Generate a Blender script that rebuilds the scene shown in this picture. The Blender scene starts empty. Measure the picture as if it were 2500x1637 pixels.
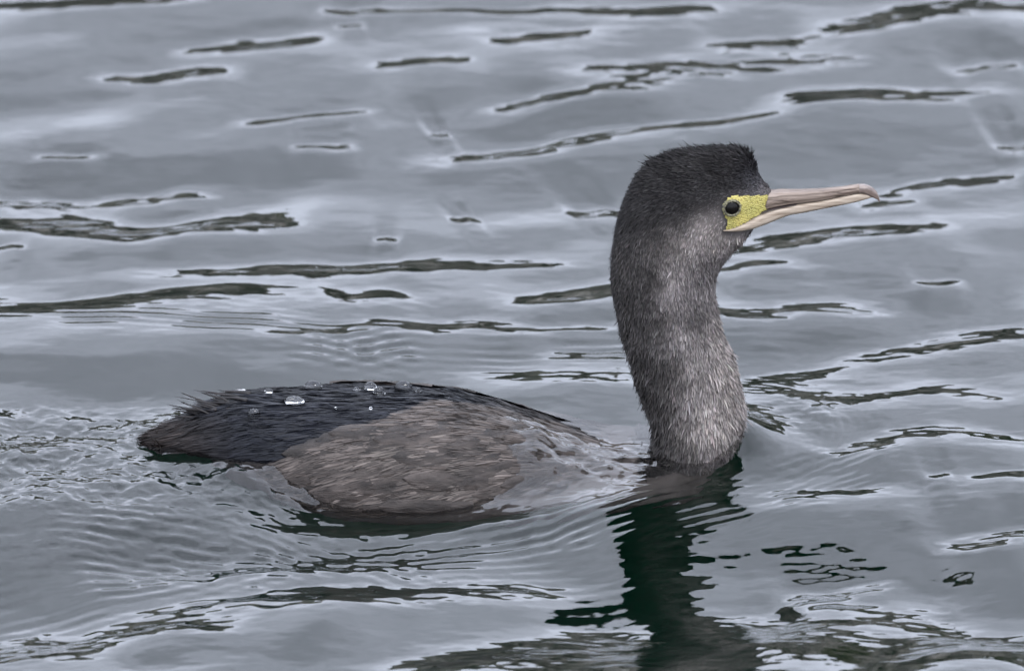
import bpy, bmesh, math, random
import numpy as np
from mathutils import Vector, Matrix
from mathutils.bvhtree import BVHTree

random.seed(7)
rng = np.random.default_rng(11)
scene = bpy.context.scene
col = scene.collection
R = math.radians

# ------------------------------------------------------------------ camera
PITCH = R(21.0)
DIST = 9.7
AIM_Z = 0.0675
cam_d = bpy.data.cameras.new("camera")
cam = bpy.data.objects.new("camera", cam_d)
col.objects.link(cam)
cam.location = (0, -DIST * math.cos(PITCH), AIM_Z + DIST * math.sin(PITCH))
cam.rotation_euler = (math.pi / 2 - PITCH, 0, 0)
cam_d.sensor_width = 36
cam_d.lens = 36 * DIST / (2500 / 4310)
cam_d.clip_start = 0.1
cam_d.clip_end = 2000
cam_d.dof.use_dof = True
cam_d.dof.focus_distance = DIST - 0.03
cam_d.dof.aperture_fstop = 14
scene.camera = cam

# ------------------------------------------------------------------ sky and sun
SUN_EL, SUN_AZ = 52.0, 150.0          # azimuth clockwise from +y: behind and to the right of the camera
world = bpy.data.worlds.new("World")
scene.world = world
world.use_nodes = True
nt = world.node_tree
nt.nodes.clear()


def node(tree, kind, **kw):
    n = tree.nodes.new(kind)
    for k, v in kw.items():
        if k.startswith("_"):
            n.inputs[k[1:].replace("_", " ")].default_value = v
        else:
            setattr(n, k, v)
    return n


def link(tree, a, b):
    tree.links.new(a, b)


sky = node(nt, "ShaderNodeTexSky", sky_type="NISHITA", sun_disc=False)
sky.sun_elevation = R(SUN_EL)
sky.sun_rotation = R(SUN_AZ)
sky.air_density = 1.0
sky.dust_density = 3.0
tc = node(nt, "ShaderNodeTexCoord")
sep = node(nt, "ShaderNodeSeparateXYZ")
link(nt, tc.outputs["Generated"], sep.inputs[0])
mp = node(nt, "ShaderNodeMapping")
mp.inputs["Scale"].default_value = (1.6, 1.6, 4.2)
link(nt, tc.outputs["Generated"], mp.inputs["Vector"])
nz = node(nt, "ShaderNodeTexNoise", _Scale=1.7, _Detail=4.0, _Roughness=0.5)
link(nt, mp.outputs[0], nz.inputs["Vector"])
# overcast deck: dimmer at the horizon, brighter overhead, broken by cloud
mr = node(nt, "ShaderNodeMapRange")
for k, v in zip(("From Min", "From Max", "To Min", "To Max"), (0.0, 1.0, 10.8, 17.5)):
    mr.inputs[k].default_value = v
link(nt, sep.outputs["Z"], mr.inputs["Value"])
cm = node(nt, "ShaderNodeMapRange")
for k, v in zip(("From Min", "From Max", "To Min", "To Max"), (0.3, 0.7, 0.72, 1.28)):
    cm.inputs[k].default_value = v
link(nt, nz.outputs["Fac"], cm.inputs["Value"])
mul = node(nt, "ShaderNodeMath", operation="MULTIPLY")
link(nt, mr.outputs[0], mul.inputs[0])
link(nt, cm.outputs[0], mul.inputs[1])
tint = node(nt, "ShaderNodeVectorMath", operation="SCALE")
tint.inputs[0].default_value = (0.893, 0.957, 1.13)
link(nt, mul.outputs[0], tint.inputs["Scale"])
mix = node(nt, "ShaderNodeMix", data_type="RGBA")
mix.inputs["Factor"].default_value = 0.9
link(nt, sky.outputs[0], mix.inputs["A"])
link(nt, tint.outputs[0], mix.inputs["B"])
bg = node(nt, "ShaderNodeBackground", _Strength=0.1)
link(nt, mix.outputs["Result"], bg.inputs["Color"])
wo = node(nt, "ShaderNodeOutputWorld")
link(nt, bg.outputs[0], wo.inputs[0])

sun_d = bpy.data.lights.new("sun", "SUN")
sun_d.energy = 0.75
sun_d.angle = R(18)
sun_d.color = (1.0, 0.97, 0.93)
sun = bpy.data.objects.new("sun", sun_d)
col.objects.link(sun)
a, e = R(SUN_AZ), R(SUN_EL)
to_sun = Vector((math.sin(a) * math.cos(e), math.cos(a) * math.cos(e), math.sin(e)))
sun.rotation_euler = to_sun.to_track_quat("Z", "Y").to_euler()
sun.location = to_sun * 20

vs = scene.view_settings
vs.view_transform = "Standard"
vs.look = "None"
vs.gamma = 1
vs.exposure = 1.5
vs.use_curve_mapping = False
scene.cycles.use_denoising = True
scene.cycles.max_bounces = 12
scene.cycles.transmission_bounces = 10
scene.cycles.transparent_max_bounces = 8
scene.cycles.sample_clamp_indirect = 8


# ------------------------------------------------------------------ helpers
def noise2(x, y, seed=0):
    """smooth gradient noise in -1..1, vectorised"""
    r = np.random.default_rng(seed)
    perm = r.permutation(256)
    ang = r.random(256) * 2 * np.pi
    gx, gy = np.cos(ang), np.sin(ang)
    xi = np.floor(x).astype(np.int64)
    yi = np.floor(y).astype(np.int64)
    fx, fy = x - xi, y - yi
    u = fx * fx * fx * (fx * (fx * 6 - 15) + 10)
    v = fy * fy * fy * (fy * (fy * 6 - 15) + 10)

    def g(ix, iy, dx, dy):
        h = perm[(perm[ix & 255] + iy) & 255]
        return gx[h] * dx + gy[h] * dy

    a0 = g(xi, yi, fx, fy)
    b0 = g(xi + 1, yi, fx - 1, fy)
    c0 = g(xi, yi + 1, fx, fy - 1)
    d0 = g(xi + 1, yi + 1, fx - 1, fy - 1)
    return 1.5 * ((a0 * (1 - u) + b0 * u) * (1 - v) + (c0 * (1 - u) + d0 * u) * v)


def fbm2(x, y, seed=0, octaves=3, gain=0.5):
    t, amp = 0.0, 1.0
    for k in range(octaves):
        t = t + amp * noise2(x * 2 ** k + 13.7 * k, y * 2 ** k - 5.1 * k, seed + k)
        amp *= gain
    return t


def mesh_from(name, verts, faces, smooth=True):
    me = bpy.data.meshes.new(name)
    me.from_pydata([tuple(v) for v in verts], [], [tuple(f) for f in faces])
    me.update()
    if smooth:
        me.polygons.foreach_set("use_smooth", np.ones(len(me.polygons), dtype=bool))
    return me


def mesh_np(name, verts, loops, starts, totals, smooth=True):
    me = bpy.data.meshes.new(name)
    me.vertices.add(len(verts))
    me.vertices.foreach_set("co", np.asarray(verts, dtype=np.float32).ravel())
    me.loops.add(len(loops))
    me.loops.foreach_set("vertex_index", np.asarray(loops, dtype=np.int32))
    me.polygons.add(len(starts))
    me.polygons.foreach_set("loop_start", np.asarray(starts, dtype=np.int32))
    me.polygons.foreach_set("loop_total", np.asarray(totals, dtype=np.int32))
    me.update(calc_edges=True)
    me.polygons.foreach_set("use_smooth", np.full(len(starts), smooth))
    me.validate()
    return me


def set_colors(me, cols):
    at = me.color_attributes.new("tone", "FLOAT_COLOR", "POINT")
    c = np.ones((len(cols), 4), dtype=np.float32)
    c[:, :3] = cols
    at.data.foreach_set("color", c.ravel())


def obj(name, me, mat=None, parent=None, **props):
    o = bpy.data.objects.new(name, me)
    col.objects.link(o)
    if mat is not None:
        me.materials.append(mat)
    if parent is not None:
        o.parent = parent
    for k, v in props.items():
        o[k] = v
    return o


def material(name):
    m = bpy.data.materials.new(name)
    m.use_nodes = True
    t = m.node_tree
    return m, t, t.nodes["Principled BSDF"], t.nodes["Material Output"]


def ramp(tree, fac, stops):
    r = tree.nodes.new("ShaderNodeValToRGB")
    el = r.color_ramp.elements
    while len(el) < len(stops):
        el.new(0.5)
    for e_, (p, c) in zip(el, stops):
        e_.position = p
        e_.color = (*c, 1)
    link(tree, fac, r.inputs["Fac"])
    return r.outputs["Color"]


def noise_node(tree, scale, detail=4.0, rough=0.55, stretch=(1, 1, 1), dist=0.0, rot=(0, 0, 0)):
    c = tree.nodes.new("ShaderNodeTexCoord")
    m = tree.nodes.new("ShaderNodeMapping")
    m.inputs["Scale"].default_value = stretch
    m.inputs["Rotation"].default_value = rot
    link(tree, c.outputs["Object"], m.inputs["Vector"])
    n = tree.nodes.new("ShaderNodeTexNoise")
    n.inputs["Scale"].default_value = scale
    n.inputs["Detail"].default_value = detail
    n.inputs["Roughness"].default_value = rough
    n.inputs["Distortion"].default_value = dist
    link(tree, m.outputs[0], n.inputs["Vector"])
    return n.outputs["Fac"]


def add_bump(tree, bsdf, height, strength, distance):
    b = tree.nodes.new("ShaderNodeBump")
    b.inputs["Strength"].default_value = strength
    b.inputs["Distance"].default_value = distance
    link(tree, height, b.inputs["Height"])
    link(tree, b.outputs["Normal"], bsdf.inputs["Normal"])


# ------------------------------------------------------------------ materials
M = {}

m, t, b, o = material("water")
t.nodes.remove(b)
g = t.nodes.new("ShaderNodeBsdfGlass")
g.inputs["Color"].default_value = (1, 1, 1, 1)
g.inputs["Roughness"].default_value = 0.0
g.inputs["IOR"].default_value = 1.333
link(t, g.outputs[0], o.inputs["Surface"])
va = t.nodes.new("ShaderNodeVolumeAbsorption")
va.inputs["Color"].default_value = (0.30, 0.66, 0.60, 1)
va.inputs["Density"].default_value = 2.2
link(t, va.outputs[0], o.inputs["Volume"])
M["water"] = m

m, t, b, o = material("drop_water")
t.nodes.remove(b)
g = t.nodes.new("ShaderNodeBsdfGlass")
g.inputs["Roughness"].default_value = 0.0
g.inputs["IOR"].default_value = 1.333
link(t, g.outputs[0], o.inputs["Surface"])
M["drop"] = m

m, t, b, o = material("sea_floor")
c = ramp(t, noise_node(t, 1.3), [(0.3, (0.035, 0.060, 0.050)), (0.7, (0.075, 0.10, 0.08))])
link(t, c, b.inputs["Base Color"])
b.inputs["Roughness"].default_value = 1
M["floor"] = m

m, t, b, o = material("bank_rock")
c1 = ramp(t, noise_node(t, 0.55, 8, 0.65), [(0.30, (0.035, 0.032, 0.028)), (0.46, (0.17, 0.155, 0.135)), (0.58, (0.27, 0.25, 0.22)), (0.72, (0.50, 0.47, 0.43))])
c2 = ramp(t, noise_node(t, 0.22, 5, 0.6), [(0.50, (0, 0, 0)), (0.62, (1, 1, 1))])
mx = t.nodes.new("ShaderNodeMix")
mx.data_type = "RGBA"
link(t, c2, mx.inputs["Factor"])
link(t, c1, mx.inputs["A"])
mx.inputs["B"].default_value = (0.10, 0.098, 0.058, 1)
link(t, mx.outputs["Result"], b.inputs["Base Color"])
b.inputs["Roughness"].default_value = 0.9
add_bump(t, b, noise_node(t, 1.5, 8, 0.7), 1.0, 0.3)
M["rock"] = m


def plumage(name, rough, spec, scale_noise=600.0, aniso=0.0):
    m, t, b, o = material(name)
    at = t.nodes.new("ShaderNodeAttribute")
    at.attribute_name = "tone"
    link(t, at.outputs["Color"], b.inputs["Base Color"])
    b.inputs["Roughness"].default_value = rough
    b.inputs["Specular IOR Level"].default_value = spec
    return m, t, b


m, t, b = plumage("neck_plumage", 0.6, 0.08)
M["neck"] = m
m, t, b = plumage("wet_back_plumage", 0.32, 0.11)
M["back"] = m
m, t, b = plumage("skin_under_plumage", 0.8, 0.05)
M["body"] = m

m, t, b, o = material("wing_feather")
c = ramp(t, noise_node(t, 55, 4, 0.6, (1, 1, 3)), [(0.32, (0.010, 0.0082, 0.0072)), (0.5, (0.025, 0.0205, 0.018)), (0.72, (0.048, 0.040, 0.0355))])
oi = t.nodes.new("ShaderNodeObjectInfo")
c3 = ramp(t, oi.outputs["Random"], [(0.0, (0.72, 0.72, 0.72)), (1.0, (1.15, 1.13, 1.12))])
mx = t.nodes.new("ShaderNodeMix")
mx.data_type = "RGBA"
mx.blend_type = "MULTIPLY"
mx.inputs["Factor"].default_value = 1
link(t, c, mx.inputs["A"])
link(t, c3, mx.inputs["B"])
at = t.nodes.new("ShaderNodeAttribute")
at.attribute_name = "tone"
my = t.nodes.new("ShaderNodeMix")
my.data_type = "RGBA"
my.blend_type = "MULTIPLY"
my.inputs["Factor"].default_value = 1
link(t, mx.outputs["Result"], my.inputs["A"])
link(t, at.outputs["Color"], my.inputs["B"])
link(t, my.outputs["Result"], b.inputs["Base Color"])
b.inputs["Roughness"].default_value = 0.42
b.inputs["Specular IOR Level"].default_value = 0.12
f1 = noise_node(t, 420, 4, 0.7, (0.22, 1, 1.6), 0.5, (0, R(-18), 0))
f2 = noise_node(t, 120, 5, 0.6, (0.5, 1, 1.2), 1.5, (0, R(-18), 0))
ad = t.nodes.new("ShaderNodeMath")
ad.operation = "MULTIPLY_ADD"
ad.inputs[1].default_value = 2.0
link(t, f2, ad.inputs[0])
link(t, f1, ad.inputs[2])
add_bump(t, b, ad.outputs[0], 0.8, 0.0010)
M["wing"] = m

m, t, b, o = material("tail_feather")
c = ramp(t, noise_node(t, 160, 3, 0.6, (0.2, 1, 1)), [(0.3, (0.005, 0.0048, 0.005)), (0.7, (0.014, 0.0115, 0.011))])
link(t, c, b.inputs["Base Color"])
b.inputs["Roughness"].default_value = 0.42
b.inputs["Specular IOR Level"].default_value = 0.15
M["tail"] = m

m, t, b, o = material("bill_horn")
f1 = noise_node(t, 520, 6, 0.65, (0.07, 0.6, 1.0), 0.6, (0, R(-5), 0))
c = ramp(t, f1, [(0.34, (0.028, 0.020, 0.015)), (0.44, (0.085, 0.062, 0.048)), (0.55, (0.14, 0.108, 0.086)), (0.75, (0.21, 0.17, 0.14))])
link(t, c, b.inputs["Base Color"])
b.inputs["Roughness"].default_value = 0.45
b.inputs["Specular IOR Level"].default_value = 0.25
add_bump(t, b, f1, 0.6, 0.0008)
M["bill"] = m

m, t, b, o = material("lower_bill_horn")
f1 = noise_node(t, 420, 5, 0.6, (0.08, 0.6, 1.0), 0.6, (0, R(-9), 0))
c = ramp(t, f1, [(0.28, (0.085, 0.062, 0.044)), (0.46, (0.19, 0.150, 0.112)), (0.72, (0.33, 0.28, 0.222))])
link(t, c, b.inputs["Base Color"])
b.inputs["Roughness"].default_value = 0.42
b.inputs["Specular IOR Level"].default_value = 0.25
add_bump(t, b, f1, 0.4, 0.0006)
M["lower_bill"] = m

m, t, b, o = material("bill_nail")
c = ramp(t, noise_node(t, 300, 4), [(0.3, (0.06, 0.043, 0.035)), (0.7, (0.125, 0.095, 0.080))])
link(t, c, b.inputs["Base Color"])
b.inputs["Roughness"].default_value = 0.3
M["nail"] = m

m, t, b, o = material("yellow_face_skin")
v = t.nodes.new("ShaderNodeTexVoronoi")
v.inputs["Scale"].default_value = 1250
tcn = t.nodes.new("ShaderNodeTexCoord")
link(t, tcn.outputs["Object"], v.inputs["Vector"])
c1 = ramp(t, v.outputs["Distance"], [(0.0, (0.40, 0.345, 0.095)), (0.55, (0.33, 0.275, 0.070)), (1.0, (0.15, 0.115, 0.03))])
c2 = ramp(t, noise_node(t, 90, 3), [(0.3, (0.72, 0.78, 0.75)), (0.7, (1, 1, 1))])
mx = t.nodes.new("ShaderNodeMix")
mx.data_type = "RGBA"
mx.blend_type = "MULTIPLY"
mx.inputs["Factor"].default_value = 1
link(t, c1, mx.inputs["A"])
link(t, c2, mx.inputs["B"])
link(t, mx.outputs["Result"], b.inputs["Base Color"])
b.inputs["Roughness"].default_value = 0.5
inv = t.nodes.new("ShaderNodeMath")
inv.operation = "SUBTRACT"
inv.inputs[0].default_value = 1
link(t, v.outputs["Distance"], inv.inputs[1])
add_bump(t, b, inv.outputs[0], 0.9, 0.0006)
M["yellow"] = m

m, t, b, o = material("eye_dark")
b.inputs["Base Color"].default_value = (0.004, 0.0035, 0.003, 1)
b.inputs["Roughness"].default_value = 0.04
b.inputs["Specular IOR Level"].default_value = 0.12
M["eye"] = m
m, t, b, o = material("eye_rim_skin")
c = ramp(t, noise_node(t, 700, 2), [(0.40, (0.014, 0.013, 0.010)), (0.62, (0.17, 0.155, 0.085))])
link(t, c, b.inputs["Base Color"])
b.inputs["Roughness"].default_value = 0.5
M["rim"] = m
m, t, b, o = material("mouth_dark")
b.inputs["Base Color"].default_value = (0.02, 0.013, 0.012, 1)
M["mouth"] = m
m, t, b, o = material("white_glint")
c = ramp(t, noise_node(t, 400, 2), [(0.3, (0.6, 0.6, 0.6)), (0.7, (0.85, 0.85, 0.85))])
link(t, c, b.inputs["Base Color"])
M["down"] = m  # near-white colour painted in as a wet highlight on the rump

# ------------------------------------------------------------------ the bird's hull, which the water has to lap over
# body: station u, upper outline v, half width (cm), height of the axis (cm)
BODY = [(392, 1046, 0.5, 0.3), (420, 1030, 0.75, 0.3), (450, 1013, 1.2, 0.25), (520, 976, 2.3, 0.05), (600, 954, 3.8, -0.5), (700, 947, 5.7, -1.1), (811, 941, 6.6, -1.6), (900, 939, 6.9, -1.8), (1040, 947, 7.0, -2.0), (1135, 957, 6.9, -2.2), (1236, 986, 6.6, -2.6), (1371, 1030, 6.2, -2.8), (1488, 1066, 5.6, -3.0), (1572, 1078, 5.2, -3.0), (1650, 1100, 4.4, -3.3), (1710, 1150, 1.6, -4.4)]
BT = np.array(BODY, float)

# ------------------------------------------------------------------ water
# steep little wave backs: crest start x, y, crest end x, y, depth of the steep strip (metres)
WAVE_BACKS = [
    (-0.203, 0.652, -0.117, 0.678, 0.0095),
    (-0.243, 0.602, -0.168, 0.617, 0.0109),
    (-0.311, 0.728, -0.196, 0.740, 0.0095),
    (-0.114, 0.721, -0.076, 0.721, 0.0061),
    (-0.076, 0.721, 0.013, 0.727, 0.0048),
    (0.013, 0.731, 0.123, 0.731, 0.0082),
    (-0.010, 0.665, 0.046, 0.690, 0.0068),
    (-0.082, 0.622, -0.027, 0.637, 0.0082),
    (0.122, 0.663, 0.182, 0.680, 0.0088),
    (0.182, 0.693, 0.311, 0.737, 0.0177),
    (0.023, 0.608, 0.218, 0.634, 0.0204),
    (-0.010, 0.552, 0.092, 0.587, 0.0102),
    (-0.160, 0.526, -0.087, 0.551, 0.0054),
    (0.263, 0.614, 0.306, 0.627, 0.0095),
    (0.158, 0.556, 0.307, 0.584, 0.0122),
    (-0.051, 0.459, 0.077, 0.508, 0.0102),
    (0.077, 0.510, 0.161, 0.535, 0.0068),
    (-0.130, 0.486, -0.092, 0.489, 0.0061),
    (-0.284, 0.477, -0.246, 0.478, 0.0048),
    (0.289, 0.484, 0.310, 0.489, 0.0088),
    (0.213, 0.416, 0.309, 0.454, 0.0088),
    (-0.307, 0.409, -0.258, 0.414, 0.0088),
    (-0.251, 0.411, -0.177, 0.421, 0.0088),
    (-0.311, 0.366, -0.230, 0.373, 0.0177),
    (-0.270, 0.334, -0.187, 0.351, 0.0163),
    (-0.217, 0.355, -0.125, 0.362, 0.0136),
    (-0.233, 0.271, -0.068, 0.294, 0.0133),
    (-0.111, 0.291, 0.040, 0.296, 0.0122),
    (-0.304, 0.203, -0.150, 0.252, 0.0086),
    (-0.107, 0.228, -0.062, 0.237, 0.0136),
    (0.002, 0.221, 0.060, 0.246, 0.0136),
    (-0.006, 0.172, 0.062, 0.186, 0.0075),
    (-0.151, 0.158, -0.009, 0.189, 0.0105),
    (0.015, 0.139, 0.072, 0.144, 0.0109),
    (0.116, 0.317, 0.253, 0.353, 0.0136),
    (0.118, 0.277, 0.161, 0.299, 0.0122),
    (0.120, 0.202, 0.227, 0.220, 0.0163),
    (0.233, 0.258, 0.263, 0.261, 0.0075),
    (0.177, 0.141, 0.301, 0.185, 0.0163),
    (0.133, 0.105, 0.188, 0.127, 0.0075),
    (0.175, 0.069, 0.269, 0.089, 0.0204),
    (0.193, 0.008, 0.296, 0.013, 0.0163),
    (0.168, -0.009, 0.212, -0.007, 0.0095),
    (0.233, -0.053, 0.249, -0.051, 0.0061),
    (0.253, -0.053, 0.294, -0.051, 0.0075),
    (0.133, -0.085, 0.216, -0.067, 0.0136),
    (0.237, -0.151, 0.297, -0.141, 0.0150),
    (0.153, -0.199, 0.214, -0.188, 0.0082),
    (0.151, -0.212, 0.187, -0.207, 0.0068),
    (0.165, -0.226, 0.201, -0.222, 0.0054),
    (0.121, -0.266, 0.265, -0.238, 0.0313),
    (-0.073, -0.323, 0.074, -0.295, 0.0367),
    (0.038, -0.301, 0.169, -0.279, 0.0340),
    (0.199, -0.330, 0.292, -0.301, 0.0272),
    (0.228, -0.287, 0.292, -0.295, 0.0122),
    (-0.224, -0.235, -0.093, -0.222, 0.0231),
    (-0.117, -0.222, 0.038, -0.196, 0.0245),
    (-0.292, -0.295, -0.226, -0.279, 0.0272),
    (-0.226, -0.276, -0.150, -0.266, 0.0136),
    (-0.238, -0.185, -0.094, -0.167, 0.0109),
    (-0.132, -0.164, -0.019, -0.144, 0.0177),
    (-0.081, 0.341, -0.066, 0.341, 0.0048),
    (-0.035, 0.373, -0.022, 0.377, 0.0048),
    (0.039, 0.377, 0.063, 0.387, 0.0082),
    (-0.049, 0.511, -0.037, 0.514, 0.0048),
    (-0.302, 0.318, -0.285, 0.318, 0.0048),
    (0.205, 0.391, 0.241, 0.400, 0.0075),
    (-0.107, 0.693, -0.089, 0.695, 0.0048),
    (-0.296, 0.001, -0.263, -0.019, 0.0122),
]


def axis(lo, hi, step, growth, far, mid=None):
    """fine between lo and hi, then growing towards +-far"""
    pts = [lo]
    while pts[-1] < hi:
        s = step if mid is None or pts[-1] < mid[0] else mid[1]
        pts.append(pts[-1] + s)
    up, s = [], step if mid is None else mid[1]
    p = pts[-1]
    while p < far:
        s *= growth if s < 0.04 else 1.25
        p += s
        up.append(p)
    down, s, p = [], step, lo
    while p > -far:
        s *= growth if s < 0.04 else 1.25
        p -= s
        down.append(p)
    return np.array(down[::-1] + pts + up)


gx = axis(-0.345, 0.345, 0.0014, 1.05, 420.0)
gy = axis(-0.40, 0.80, 0.0012, 1.05, 420.0, (0.22, 0.0020))
X, Y = np.meshgrid(gx, gy)
dx = np.gradient(gx)[None, :]
dy = np.gradient(gy)[:, None]
coarse = np.maximum(dx, dy)
H = np.zeros_like(X)


def fade(wavelength):
    """a wave shorter than a few grid steps is left out where the sheet is coarse"""
    return np.clip((wavelength / np.maximum(coarse, 1e-6) - 3.0) / 3.0, 0, 1)


def G(cx, cy, rx, ry, ang=0.0, p=2):
    c, s = math.cos(ang), math.sin(ang)
    u = (X - cx) * c + (Y - cy) * s
    v = -(X - cx) * s + (Y - cy) * c
    return np.exp(-np.abs(u / rx) ** p - np.abs(v / ry) ** p)


NECK = (0.1045, 0.0)
near_bird = G(-0.05, 0.0, 0.26, 0.13, 0, 4)

# open-water chop: crests run obliquely away to the right
wr = np.random.default_rng(5)
for i in range(46):
    lam = 0.055 * (0.75 / 0.055) ** wr.random()
    th = R(110) + wr.normal() * R(15)
    k = 2 * np.pi / lam
    slope = 0.0105 * (0.6 + 0.8 * wr.random()) * min(1.0, (lam / 0.11)) ** 0.7
    ph = wr.random() * 2 * np.pi
    wx = X + 0.25 * lam * noise2(X / 0.35, Y / 0.35, 90 + i)
    wy = Y + 0.25 * lam * noise2(X / 0.35, Y / 0.35, 190 + i)
    H += slope / k * np.sin(k * (wx * math.cos(th) + wy * math.sin(th)) + ph) * fade(lam)

gradY = np.gradient(H, gy, axis=0)
gradX = np.gradient(H, gx, axis=1)
warp = noise2(X / 0.030, Y / 0.016, 41) + 0.5 * noise2(X / 0.012, Y / 0.007, 42)
for (x0, y0, x1, y1, T) in WAVE_BACKS:
    cx, cy = (x0 + x1) / 2, (y0 + y1) / 2
    L = math.hypot(x1 - x0, y1 - y0) / 2 * 1.08
    T *= 1.55 if y0 > 0.3 else (1.3 if y0 > -0.16 else 1.4)
    w = T / 1.05
    ang = math.atan2(y1 - y0, x1 - x0)
    ix = slice(*np.searchsorted(gx, (cx - L * 1.6 - 8 * w, cx + L * 1.6 + 8 * w)))
    iy = slice(*np.searchsorted(gy, (cy - L * 0.9 - 12 * w, cy + L * 0.9 + 12 * w)))
    if ix.stop <= ix.start or iy.stop <= iy.start:
        continue
    xs, ys, wp = X[iy, ix], Y[iy, ix], warp[iy, ix]
    c, s = math.cos(ang), math.sin(ang)
    u = (xs - cx) * c + (ys - cy) * s
    v = -(xs - cx) * s + (ys - cy) * c + wp * min(0.28 * w, 0.003) + 0.12 * w * np.sin(u / L * 4.0 + x0 * 90)
    A = np.exp(-1.1 * np.abs(u / L) ** 4)
    core = A * np.exp(-(v / (1.5 * w)) ** 2)
    lean = (core * (gradY[iy, ix] * c - gradX[iy, ix] * s)).sum() / max(core.sum(), 1e-9)
    slope = (0.185 if T < 0.0055 else 0.215) + (0.03 if y0 > 0.3 or (x0 > 0.15 and y0 < -0.05) else 0.0) + 1.25 * min(max(lean, -0.06), 0.12)
    H[iy, ix] += slope * w * A * 1.12 * (np.tanh(v / (4.2 * w)) - np.tanh(v / w))

H += (0.00006 * fbm2(X / 0.011, Y / 0.008, 55, 2) + 0.00035 * noise2(X / 0.05, Y / 0.03, 58)) * fade(0.01)

# the bird's own disturbance -------------------------------------------------
r = np.hypot(X - NECK[0], Y - NECK[1])
phi = np.arctan2(Y - NECK[1], X - NECK[0])
front = np.clip(np.cos(phi - R(15)), 0, 1)
H += 0.0150 * np.exp(-(np.maximum(r - 0.022, 0) / 0.026) ** 2) * front ** 0.9 * np.clip(r / 0.02, 0, 1)
# capillary ripples thrown ahead of the neck
rip = np.exp(-((r - 0.066) / 0.020) ** 2) * np.clip(np.cos(phi - R(5)), 0, 1) ** 1.5
H += rip * fade(0.005) * (0.00032 * np.sin(2 * np.pi * r / 0.0062 + 3 * noise2(X / 0.02, Y / 0.02, 7)) + 0.00075 * fbm2(X / 0.014, Y / 0.012, 8, 3))

H += G(0.166, 0.040, 0.030, 0.036, R(-15)) * fade(0.006) * (0.0010 * fbm2(X / 0.015, Y / 0.011, 45, 3) + 0.00022 * np.sin(2 * np.pi * r / 0.0065 + 2 * noise2(X / 0.02, Y / 0.02, 46)))

rr_ = np.hypot(X - NECK[0] - 0.008, (Y - NECK[1] - 0.022))
fr_ = np.clip(np.cos(np.arctan2(Y - 0.022, X - NECK[0] - 0.008) + R(5)), 0, 1)
H += 0.0018 * np.exp(-((rr_ - 0.066) / 0.012) ** 2) * fr_ ** 0.7
H += 0.00024 * np.exp(-((rr_ - 0.078) / 0.014) ** 2) * fr_ ** 0.7 * np.sin(2 * np.pi * rr_ / 0.0056 + 1.5 * noise2(X / 0.03, Y / 0.03, 48)) * fade(0.0056)


def packet(cx, cy, rx, ry, ang, crest, lam, amp, seed, bend=0.0):
    """a train of short ripples; crest = direction in which the crests run"""
    e_ = G(cx, cy, rx, ry, ang)
    n = crest + math.pi / 2
    d = (X - cx) * math.cos(n) + (Y - cy) * math.sin(n) + bend * ((X - cx) * math.cos(crest) + (Y - cy) * math.sin(crest)) ** 2
    ph_ = 2 * np.pi * d / lam + 2.2 * noise2(X / (5 * lam), Y / (5 * lam), seed)
    amp_n = 0.55 + 0.75 * np.clip(noise2(X / (4 * lam), Y / (4 * lam), seed + 1), -0.7, 1)
    return 1.5 * amp * e_ * amp_n * np.sin(ph_) * fade(lam)


H += packet(0.155, -0.045, 0.055, 0.030, R(15), R(38), 0.0075, 0.00020, 300, 1.5)
H += packet(0.075, -0.100, 0.060, 0.030, R(20), R(34), 0.0085, 0.00032, 310, 1.0)
H += packet(0.020, -0.125, 0.070, 0.025, R(12), R(26), 0.0095, 0.00028, 320)
H += packet(-0.060, -0.145, 0.110, 0.030, R(5), R(10), 0.0110, 0.00030, 330)
H += packet(-0.180, -0.150, 0.100, 0.040, R(-8), R(-14), 0.0105, 0.00040, 340, 2.0)
H += packet(-0.240, -0.215, 0.090, 0.035, R(10), R(24), 0.0120, 0.00032, 350)
H += packet(0.010, 0.150, 0.110, 0.025, R(3), R(2), 0.0110, 0.00030, 360)
H += packet(-0.085, 0.135, 0.030, 0.024, R(0), R(-22), 0.0120, 0.00035, 370)
H += packet(-0.085, 0.135, 0.030, 0.024, R(0), R(30), 0.0120, 0.00035, 372)
H += packet(-0.190, 0.185, 0.120, 0.016, R(-6), R(-7), 0.0100, 0.00022, 380)

H += packet(0.090, -0.190, 0.080, 0.050, R(10), R(20), 0.0130, 0.00012, 390)


# smooth swell of the wake behind the back
d = Y - (0.125 - 0.10 * (X + 0.22))
H += 0.0065 * np.exp(-(d / np.where(d > 0, 0.10, 0.045)) ** 2) * np.exp(-((X + 0.23) / 0.16) ** 4)
H += 0.0030 * np.exp(-((Y - 0.085 + 0.1 * (X - 0.02)) / 0.030) ** 2) * np.exp(-((X - 0.03) / 0.075) ** 4)
# churned water round and behind the tail
turb = G(-0.27, -0.035, 0.13, 0.085, 0, 4)
n1 = fbm2(X / 0.034, Y / 0.042, 21, 2)
n2 = fbm2(X / 0.014, Y / 0.017, 24, 3)
H += turb * (0.0018 * n1 + 0.0006 * (1 - 2 * np.abs(n2)) ) * fade(0.012)
turb2 = G(-0.20, -0.130, 0.16, 0.055, R(-4), 4)
H += turb2 * 0.0005 * fbm2(X / 0.016, Y / 0.016, 28, 3) * fade(0.012)
turb3 = G(0.02, -0.075, 0.10, 0.022, R(10), 2)
H += turb3 * 0.00055 * fbm2(X / 0.014, Y / 0.012, 33, 3) * fade(0.012)
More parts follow.
